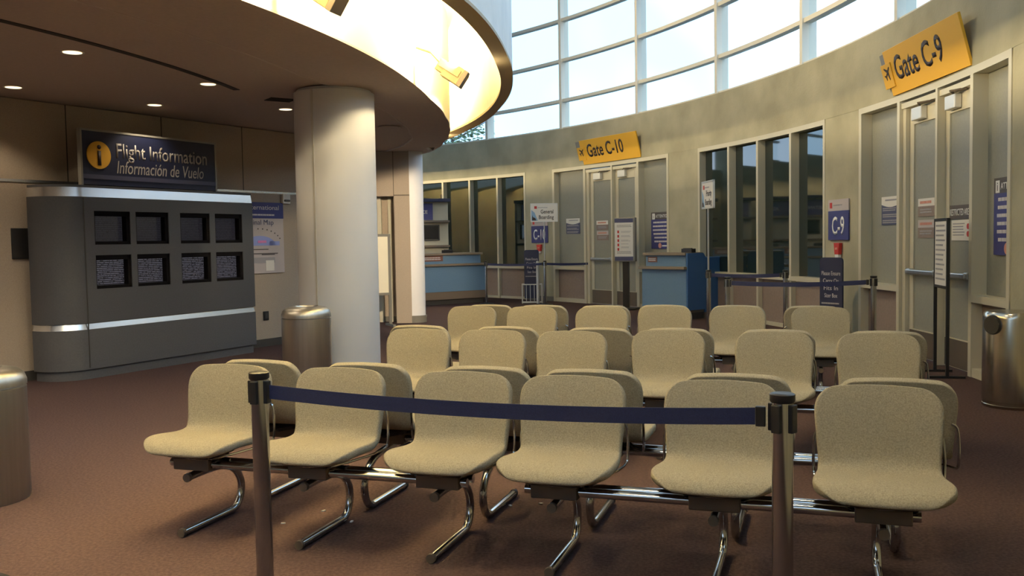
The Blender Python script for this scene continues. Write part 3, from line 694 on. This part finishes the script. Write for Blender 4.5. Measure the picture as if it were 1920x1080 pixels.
def pole_sign(x, y, rz, zc, words, lab, wd=0.60, ht=0.40):
    t = thing('boarding_sign', lab, 'sign', (x, y, 1.0), rz)
    MB().tube([(0, 0, 0.0), (0, 0, zc-ht/2-1.0+0.01)], 0.014, 10).build('pole', 'brushed', t, True)
    MB().box((0, 0, zc-1.0), (wd, 0.018, ht)).build('panel', 'paper', t)
    b = MB()
    for s in (-1, 1): b.box((s*wd/2, 0, zc-1.0), (0.018, 0.028, ht+0.02)); b.box((0, 0, zc-1.0+s*ht/2), (wd+0.018, 0.028, 0.018))
    b.build('frame', 'seam', t)
    z0 = zc-1.0
    text(words[0], 'lettering', 'ink', t, (wd*0.36, -0.0095, z0-0.02), height=0.085, width=wd*0.48, align='RIGHT', bold=0.01)
    text(words[1], 'lettering', 'ink', t, (wd*0.36, -0.0095, z0-0.145), height=0.085, width=wd*0.56, align='RIGHT', bold=0.01)
    MB().plate([(-wd*0.48, z0-ht*0.46), (-wd*0.24, z0-ht*0.46), (-wd*0.36, z0), (-wd*0.48, z0+ht*0.16)], -0.0125, -0.009).build('tail_picture', 'lightblue', t)
    MB().plate([(-wd*0.46, z0-ht*0.44), (-wd*0.30, z0-ht*0.44), (-wd*0.34, z0-ht*0.30), (-wd*0.42, z0-ht*0.26), (-wd*0.45, z0-ht*0.12)], -0.0135, -0.0095).build('plane_picture', 'ink', t)
    MB().box((-wd*0.32, -0.011, z0+ht*0.29), (0.06, 0.004, 0.06), bev=0.001).build('emblem', 'red', t)
    lines('emblem_line', 'greyline', t, -wd*0.24, wd*0.14, [z0+ht*0.28], 0.014, -0.009, 0.05)
    return t
pole_sign(0.755, 20.6, 0.05, 2.09, ('General', 'Boarding'), 'white sign on a pole reading General Boarding', 0.60, 0.40)
pole_sign(2.84, 13.08, -1.50, 2.08, ('Priority', 'Boarding'), 'white sign on a pole reading Priority Boarding, turned sideways', 0.56, 0.38)

# bag sizers with navy boards
def bag_sizer(x, y, rz, lab, zt=1.24, bd=0.35, post=False):
    t = thing('bag_sizer', lab, 'bag sizer', (x, y, 0), rz, 'bag sizers')
    c = MB(); wx, dy, hz = 0.46, 0.30, 0.44
    for sx in (-1, 1):
        for sy in (-1, 1): c.tube([(sx*wx/2, sy*dy/2, 0.0), (sx*wx/2, sy*dy/2, hz)], 0.014, 8)
    for z in (0.02, hz):
        for sy in (-1, 1): c.tube([(-wx/2, sy*dy/2, z), (wx/2, sy*dy/2, z)], 0.012, 8)
        for sx in (-1, 1): c.tube([(sx*wx/2, -dy/2, z), (sx*wx/2, dy/2, z)], 0.012, 8)
    for k in range(1, 5): c.tube([(-wx/2+wx*k/5, -dy/2, 0.02), (-wx/2+wx*k/5, -dy/2, hz)], 0.008, 6)
    c.build('cage', 'seam', t, True)
    if post: MB().lathe([(0.034, 0), (0.034, 0.97), (0.02, 0.985), (0, 0.99)], 16).build('side_post', 'seam', t, True, loc=(0.13, -dy/2-0.03, 0))
    b = MB(); r = 0.05; z0 = 0.10
    pts = [(-bd/2, z0), (bd/2, z0)] + [(bd/2-r+r*math.cos(a), zt-r+r*math.sin(a)) for a in [PI/2*k/5 for k in range(6)]] + [(-bd/2+r-r*math.sin(a), zt-r+r*math.cos(a)) for a in [PI/2*k/5 for k in range(6)]]
    b.plate(pts, dy/2-0.02, dy/2+0.01); b.build('board', 'navy', t)
    for k, (s, wd) in enumerate((('Please Ensure', 0.29), ('Carry On', 0.24), ('Fits In', 0.22), ('Sizer Box', 0.2))):
        text(s, 'lettering', 'whiteline', t, (0, dy/2-0.021, zt-0.24-0.10*k), width=wd, height=0.055, align='CENTER')
    lines('foot_line', 'greyline', t, -bd*0.42, bd*0.42, [zt-0.62], 0.02, dy/2-0.02, 0.1)
    return t
bag_sizer(0.47, 21.2, 0.0, 'navy bag sizer board with wire cage below the C-10 plate', post=True)
bag_sizer(4.2, 12.15, -0.95, 'navy bag sizer board beside the C-9 pillar plate', 1.17, 0.35)

# ------------------------------------------------------------------ scraps on the carpet
for k, (x, y) in enumerate(((-1.23, 4.72), (-1.06, 4.93), (-0.87, 4.73), (-0.03, 4.97), (0.14, 5.0))):
    b = MB(); b.box((0, 0, 0.003), (0.022, 0.012, 0.005), 0.7*k)
    o = tag(b.build('carpet_scrap', 'white'), 'tiny white scrap lying on the carpet under the front benches', 'litter', 'white scraps on the carpet'); o.location = (x, y, 0)

# ------------------------------------------------------------------ counters
def blue_counter(name, lab, x, y, rz, L, depth=0.62, low=0.30):
    t = thing(name, lab, 'counter', (x, y, 0), rz)       # local x runs along the front, right front corner at the origin
    b = MB(); b.box((-L/2, depth/2+0.03, 0.06), (L-0.04, depth-0.08, 0.12)); b.build('toe_kick', 'base', t)
    b = MB(); b.box((-L/2, depth/2, (low+0.12)/2), (L, depth-0.02, low-0.12)); b.build('plinth', 'plinth', t)
    b = MB(); b.box((-L/2, depth/2, (low+0.90)/2), (L, depth, 0.90-low), bev=0.004); b.build('lower_front', 'counter', t)
    b = MB(); b.box((-L/2-0.0, depth/2-0.03, 0.925), (L+0.04, depth+0.10, 0.05), bev=0.006); b.build('ledge', 'edge', t)
    b = MB(); b.box((-L/2-0.02, depth/2+0.03, 1.05), (L-0.10, depth-0.10, 0.20), bev=0.004); b.build('upper_front', 'counter', t)
    b = MB(); b.box((-L/2-0.02, depth/2+0.02, 1.175), (L-0.04, depth, 0.05), bev=0.006); b.build('top', 'edge', t)
    return t
cf = math.atan2(0.95, 1.41)
t = blue_counter('service_counter', 'long blue counter at far left with taupe ledge and plaque', -0.64, 21.75, cf, 3.0)
MB().box((-1.42, -0.002+0.08, 1.08), (0.62, 0.012, 0.13)).build('plaque', 'plaque', t)
lines('plaque_lines', 'whiteline', t, -1.68, -1.15, [1.10, 1.06], 0.022, 0.07, 0.15)
# C-10 desk
dk = math.atan2(16.12-16.95, 3.10-2.43); L = 1.06
t = blue_counter('gate_desk', 'blue gate desk with deep blue end panel in front of the C-10 doors', 3.10, 16.12, dk, L, 0.5, 0.19)
b = MB(); b.plate([(0.0, 0.17), (0.5, 0.17), (0.5, 1.12), (0.44, 1.19), (0.0, 1.19)], -0.015, 0.015)
bmesh.ops.rotate(b.bm, cent=(0, 0, 0), matrix=Matrix.Rotation(PI/2, 3, 'Z'), verts=b.bm.verts[:]); bmesh.ops.translate(b.bm, vec=(0.02, 0.0, 0), verts=b.bm.verts[:]); b.build('end_panel', 'counterdark', t)
b = MB(); b.box((-0.2, 0.72, 0.61), (0.42, 0.45, 1.0), bev=0.01); b.build('rear_cabinet', 'counterdark', t)
b = MB(); b.box((-0.2, 0.72, 0.055), (0.38, 0.4, 0.11)); b.build('rear_plinth', 'plinth', t)
MB().box((-0.86, 0.075, 1.075), (0.22, 0.012, 0.10)).build('plaque', 'plaque', t)
lines('plaque_lines', 'whiteline', t, -0.95, -0.77, [1.09, 1.06], 0.018, 0.068, 0.1)
def desk_device(px, py, pz, rz, lab):
    t = thing('desk_device', lab, 'device', (px, py, pz), rz)
    MB().box((0, 0, 0.035), (0.24, 0.12, 0.07), bev=0.006).build('case', 'black', t)
    MB().box((0, -0.02, 0.075), (0.18, 0.05, 0.012), bev=0.003).build('cover', 'base', t)
def loc2(x, y, rz, lx, ly): return (x+lx*math.cos(rz)-ly*math.sin(rz), y+lx*math.sin(rz)+ly*math.cos(rz))
desk_device(*loc2(3.10, 16.12, dk, -0.15, 0.25), 1.20, dk, 'black device on top of the C-10 desk')
desk_device(*loc2(-0.64, 21.75, cf, -0.86, 0.3), 1.20, cf, 'black device on top of the left blue counter')
# back wall unit behind the left counter
t = thing('counter_back_unit', 'cream shelf unit with monitor behind the left blue counter', 'shelf unit', (-1.58, 23.0, 0), 0.22)
b = MB(); b.box((-0.9, 0.08, 1.27), (1.8, 0.06, 2.42)); b.build('back_panel', 'shelf', t)
for z in (0.5, 1.36, 1.98): MB().box((-0.9, -0.04, z), (1.82, 0.26, 0.05), bev=0.004).build('shelf', 'plinth', t)
MB().box((-0.9, -0.02, 2.51), (1.86, 0.30, 0.08), bev=0.005).build('top_cap', 'navy', t)
MB().box((-0.9, 0.0, 0.12), (1.8, 0.2, 0.24)).build('base', 'plinth', t)
MB().box((-1.04, 0.03, 2.23), (1.30, 0.02, 0.42)).build('sign_panel', 'blue', t)
text('ASSISTANCE', 'sign_lettering', 'white', t, (-0.52, 0.018, 2.18), height=0.085, width=0.75, align='RIGHT', bold=0.012)
t = thing('wall_monitor', 'black monitor mounted on the cream unit behind the left counter', 'monitor', (*loc2(-1.58, 23.0, 0.22, -0.62, 0.045), 1.70), 0.22)
MB().box((0, -0.03, 0.0), (0.78, 0.045, 0.40), bev=0.006).build('housing', 'black', t)
MB().box((0, -0.055, 0.005), (0.72, 0.006, 0.34)).build('display', 'screen', t)

# ------------------------------------------------------------------ standing boards
t = thing('whiteboard_stand', 'cream board in a grey stand right of the silver column', 'board', (-2.55, 15.78, 0), 0.45)
b = MB()
for sx in (-0.44, 0.44): b.box((sx, 0, 0.81), (0.05, 0.03, 1.6)); b.box((sx, 0, 0.02), (0.05, 0.45, 0.04))
b.box((0, 0, 1.60), (0.93, 0.035, 0.045)); b.box((0, 0, 0.57), (0.93, 0.035, 0.045)); b.build('frame', 'bracketgrey' if 'bracketgrey' in M else 'basegrey', t)
MB().box((0, -0.004, 1.085), (0.84, 0.02, 0.99)).build('board', 'white_board', t)

t = thing('boarding_board', 'white boarding list board in a box frame on a black post', 'sign', (2.36, 18.75, 0), -0.42)
b = MB(); b.box((0, 0.02, 0.02), (0.45, 0.4, 0.04), bev=0.008); b.box((0, 0.02, 0.5), (0.13, 0.06, 0.98)); b.build('post', 'black', t)
MB().box((0, 0.0, 1.45), (0.44, 0.14, 0.90), bev=0.005).build('case', 'greyback', t)
MB().box((-0.01, -0.075, 1.45), (0.39, 0.01, 0.86)).build('sheet', 'paper', t)
for z in (1.84, 1.06): MB().box((-0.01, -0.081, z), (0.39, 0.004, 0.08)).build('band', 'slate', t)
lines('text_lines', 'inkline', t, -0.16, 0.16, [1.745, 1.715, 1.20, 1.17], 0.008, -0.08, 0.1)
lines('item_lines', 'greyline', t, -0.07, 0.15, [1.62, 1.60, 1.53, 1.51, 1.44, 1.42, 1.36, 1.30, 1.28], 0.007, -0.08, 0.3)
b = MB()
for k in range(5): b.box((-0.13, -0.081, 1.61-0.09*k), (0.035, 0.003, 0.055))
b.build('red_marks', 'red', t)

sx0, sy0, sx1, sy1 = 4.49, 9.60, 4.40, 9.14
ra = math.atan2(sy1-sy0, sx1-sx0)
t = thing('floor_sign_stand', 'narrow dark-framed notice stand seen almost edge-on before the C-9 doors', 'sign', ((sx0+sx1)/2, (sy0+sy1)/2, 0), ra)
hw = math.hypot(sx1-sx0, sy1-sy0)/2
b = MB()
for s in (-1, 1): b.box((s*hw, 0, 0.81), (0.03, 0.03, 1.62)); b.box((s*hw, 0, 0.012), (0.04, 0.34, 0.024))
b.box((0, 0, 1.61), (2*hw, 0.03, 0.03)); b.box((0, 0, 0.92), (2*hw, 0.03, 0.03)); b.build('frame', 'blackmetal', t)
MB().box((0, -0.004, 1.265), (2*hw-0.03, 0.014, 0.67)).build('notice', 'paper', t)
lines('text_lines', 'greyline', t, -hw*0.8, hw*0.8, [1.55-0.05*k for k in range(12)], 0.018, -0.011, 0.3)

# ------------------------------------------------------------------ signs on the gate wall
def airplane(b, cx, cz, s, y, ang):
    pts = [(0, 1.0), (0.12, 0.8), (0.12, 0.3), (0.95, -0.15), (0.95, -0.35), (0.12, -0.12), (0.10, -0.62), (0.38, -0.82), (0.38, -0.98), (0, -0.85),
           (-0.38, -0.98), (-0.38, -0.82), (-0.10, -0.62), (-0.12, -0.12), (-0.95, -0.35), (-0.95, -0.15), (-0.12, 0.3), (-0.12, 0.8)]
    c, si = math.cos(ang), math.sin(ang)
    b.plate([(cx+s*(x*c-z*si), cz+s*(x*si+z*c)) for x, z in pts], y-0.003, y)
def gate_sign(num, am, lab, wd):
    (x, y), rz = wallframe(am, RW-0.03); Z0 = 3.16; H = 0.55; tilt = math.atan2(0.145, H)
    t = thing('gate_sign', lab, 'sign', (x, y, Z0), rz); t.rotation_euler = (tilt, 0, rz)
    MB().box((0, 0, H/2), (wd, 0.03, H), bev=0.003).build('panel', 'yellow', t)
    MB().box((-wd/2+0.02, -0.02, H*0.46), (0.28, 0.02, H*0.54), bev=0.002).build('icon_panel', 'yellow', t)
    b = MB(); airplane(b, -wd/2+0.045, H*0.53, 0.10, -0.031, -0.9); b.build('plane_icon', 'ink', t)
    b = MB(); b.box((-wd/2-0.05, 0.03, H*0.52), (0.3, 0.015, H*0.9)); b.build('back_plate', 'greyback', t)
    text('Gate C-%d' % num, 'lettering', 'ink', t, (-wd/2+0.225, -0.016, H*0.30), width=wd*0.64, height=0.285, bold=0.018)
gate_sign(10, 30.5, 'yellow Gate C-10 sign over the far doors', 2.05)
gate_sign(9, -1.52, 'yellow Gate C-9 sign over the near right doors', 1.98)
def onround(name, lab, cat, a, z, r=RW): (x, y), rz = wallframe(a, r); return thing(name, lab, cat, (x, y, z), rz)
def gate_plate(num, a, lab):
    t = onround('gate_plate', lab, 'sign', a, 1.40, RW-0.018)
    MB().box((0, 0, 0.205), (0.60, 0.02, 0.41), bev=0.002).build('number_panel', 'blue', t)
    MB().box((0, 0, 0.49), (0.60, 0.02, 0.16), bev=0.002).build('top_strip', 'mappaper', t)
    text('C-%d' % num, 'lettering', 'white', t, (0, -0.0105, 0.08), height=0.25, width=0.36 if num == 9 else 0.44, align='CENTER', bold=0.015)
    MB().box((-0.21, -0.012, 0.49), (0.07, 0.004, 0.08), bev=0.001).build('emblem', 'red', t)
    lines('emblem_line', 'greyline', t, -0.15, 0.12, [0.49], 0.018, -0.01, 0.05)
gate_plate(10, 39.05, 'blue C-10 plate on the pillar left of the far doors')
gate_plate(9, 6.55, 'blue C-9 plate on the pillar left of the near doors')
def pull_tag(a, lab):
    t = onround('red_dispenser', lab, 'red box', a, 1.13, RW-0.01)
    MB().plate([(-0.055, 0.07), (0.055, 0.07), (0.08, 0.23), (-0.08, 0.23)], -0.05, 0.0).build('body', 'red', t)
    MB().box((0, -0.025, 0.045), (0.10, 0.05, 0.05), bev=0.008).build('base', 'white', t)
    MB().box((0.0, -0.053, 0.15), (0.06, 0.006, 0.03)).build('mark', 'pinkline', t)
pull_tag(39.05, 'red wall box under the C-10 plate'); pull_tag(6.5, 'red wall box under the C-9 plate')
def blue_notice(a, z, lab, r):
    t = onround('door_notice', lab, 'notice', a, z, r)
    MB().box((0, 0, 0.13), (0.50, 0.006, 0.26)).build('panel', 'slate', t)
    MB().plate([(-0.25, 0.26)] + [(-0.25+0.5*k/8, 0.26-0.035*math.sin(PI*k/8)+0.0) for k in range(1, 8)] + [(0.25, 0.26), (0.25, 0.36), (-0.25, 0.36)], -0.004, 0.003).build('top', 'paper', t)
    lines('text_lines', 'greyline', t, -0.22, 0.22, [0.21, 0.185, 0.13, 0.105, 0.055, 0.03], 0.014, -0.003, 0.2)
    lines('title_line', 'greyline', t, -0.15, 0.2, [0.315], 0.02, -0.004, 0.05)
blue_notice(35.65, 1.60, 'blue notice with white top on the left panel by the C-10 doors', RW+0.122)
blue_notice(2.75, 1.59, 'blue notice with white top on the left panel by the C-9 doors', RW+0.122)
def door_sticker(a, z, top, lab, r):
    t = onround('door_sticker', lab, 'sticker', a, z, r)
    MB().box((0, 0, 0.06), (0.42, 0.004, 0.12)).build('panel', 'mauve', t)
    MB().box((0, 0, 0.165), (0.42, 0.004, 0.09)).build('top_strip', top, t)
    lines('text_lines', 'greyline', t, -0.16, 0.16, [0.08, 0.05], 0.018, -0.002, 0.1); lines('title_line', 'pinkline', t, -0.16, 0.16, [0.165], 0.03, -0.002, 0.1)
door_sticker(32.15, 1.67, 'paper', 'upper pale-topped sticker on the left C-10 door', RW+0.088)
door_sticker(32.12, 1.44, 'mappaper', 'lower pale-topped sticker on the left C-10 door', RW+0.088)
door_sticker(-0.46, 1.67, 'paper', 'upper pale-topped sticker on the left C-9 door', RW+0.088)
door_sticker(-0.46, 1.42, 'mappaper', 'lower pale-topped sticker on the left C-9 door', RW+0.088)
def attention(a, lab, r):
    t = onround('attention_poster', lab, 'poster', a, 1.25, r)
    MB().box((0, 0, 0.30), (0.66, 0.006, 0.60)).build('panel', 'blue', t)
    MB().box((0, 0, 0.675), (0.66, 0.006, 0.15)).build('header', 'inkheader', t)
    MB().box((-0.24, -0.004, 0.665), (0.09, 0.004, 0.12)).build('icon', 'white', t)
    text('i', 'icon_letter', 'ink', t, (-0.24, -0.0065, 0.625), height=0.08, align='CENTER')
    text('ATTENTION', 'lettering', 'white', t, (-0.17, -0.0035, 0.635), width=0.46, height=0.065, bold=0.01)
    lines('text_lines', 'whiteline', t, -0.28, 0.28, [0.54-0.078*k for k in range(6)], 0.034, -0.003, 0.25, 'CENTER')
    b = MB(); b.lathe([(0, -0.002), (0.055, -0.002), (0.055, 0.002), (0, 0.002)], 20); bmesh.ops.rotate(b.bm, cent=(0, 0, 0), matrix=Matrix.Rotation(PI/2, 3, 'X'), verts=b.bm.verts[:])
    b.build('emblem', 'pinkline', t, loc=(-0.02, -0.005, 0.065))
    lines('emblem_line', 'white', t, 0.05, 0.28, [0.06], 0.025, -0.003, 0.02)
M['inkheader'] = mat('dark_poster_header', (0.09, 0.075, 0.075), 0.6)
attention(25.72, 'blue attention poster on the panel right of the C-10 doors', RW+0.122)
attention(-6.52, 'blue attention poster on the panel right of the C-9 doors', RW+0.112)
t = onround('restricted_sign', 'dark RESTRICTED AREA strip on the right C-9 door', 'sign', -3.17, 1.62, RW+0.088)
MB().box((0, 0, 0.075), (0.55, 0.006, 0.15)).build('panel', 'inkheader', t)
text('RESTRICTED AREA', 'lettering', 'white', t, (0, -0.0035, 0.04), width=0.5, height=0.07, align='CENTER', bold=0.01)
t = onround('stop_notice', 'white notice with red stop marks under the RESTRICTED AREA strip', 'notice', -3.24, 1.39, RW+0.088)
MB().box((0, 0, 0.11), (0.46, 0.006, 0.22)).build('sheet', 'paper', t)
lines('text_lines', 'greyline', t, -0.2, 0.1, [0.18-0.03*k for k in range(5)], 0.012, -0.003, 0.2)
b = MB()
for zz in (0.15, 0.07): b.plate([(0.175+0.032*math.cos(PI/8+PI/4*k), zz+0.032*math.sin(PI/8+PI/4*k)) for k in range(8)], -0.006, -0.003)
b.build('stop_marks', 'red', t)

# ------------------------------------------------------------------ back of the hall (behind the camera) and trees outside
b = MB(); b.arc(9.0, 18.3, 83.6, 85, 0, 8.4, 2); struct(b.build('wall_far', 'concrete'))
b = MB(); b.arc(0.6, 18.3, -85, -83.6, 0, 8.4, 2); struct(b.build('wall_back', 'concrete'))
def tree(x, y, h, r, lab, n, trunk=0.14):
    t = thing('tree', lab, 'tree', (x, y, -0.2), 0, 'trees outside the clerestory')
    b = MB(); b.tube([(0, 0, 0), (0.1, 0, h*0.3), (0, 0.1, h*0.62), (0.05, 0.05, h*0.9)], [trunk, trunk*0.8, trunk*0.55, 0.03], 8)
    for k in range(9):
        a = k*2.4; zz = h*(0.45+0.05*k); b.tube([(0, 0.05, zz), (r*0.5*math.cos(a), r*0.5*math.sin(a), zz+0.5), (r*0.85*math.cos(a), r*0.85*math.sin(a), zz+0.9)], [0.05, 0.03, 0.01], 5)
    b.build('trunk', 'bark', t, True)
    b = MB()
    cl = [(Vector((random.gauss(0, r*0.45), random.gauss(0, r*0.45), h*0.74+random.gauss(0, h*0.12)))) for _ in range(26)]
    for k in range(n):
        c = random.choice(cl); p = c+Vector((random.gauss(0, 0.36), random.gauss(0, 0.36), random.gauss(0, 0.3)))
        s = random.uniform(0.06, 0.13); q = Matrix.Rotation(random.uniform(0, 6.28), 3, 'Z') @ Matrix.Rotation(random.uniform(0, 6.28), 3, 'X')
        vs = [b.bm.verts.new(p+q @ Vector(v)) for v in ((-s, 0, 0), (0, -s*0.45, 0.01), (s, 0, 0), (0, s*0.45, 0.01))]; b.bm.faces.new(vs)
    b.build('foliage', 'leaf', t)
tree(-2.3, 36.0, 6.6, 1.9, 'leafy tree outside, seen through the glass under the tip of the rim', 3400)
tree(-4.6, 39.0, 6.4, 1.8, 'leafy tree outside, left behind the other one', 2400)
tree(0.55, 37.0, 5.25, 0.7, 'thin treetop just showing over the wall left of the C-10 sign', 420)
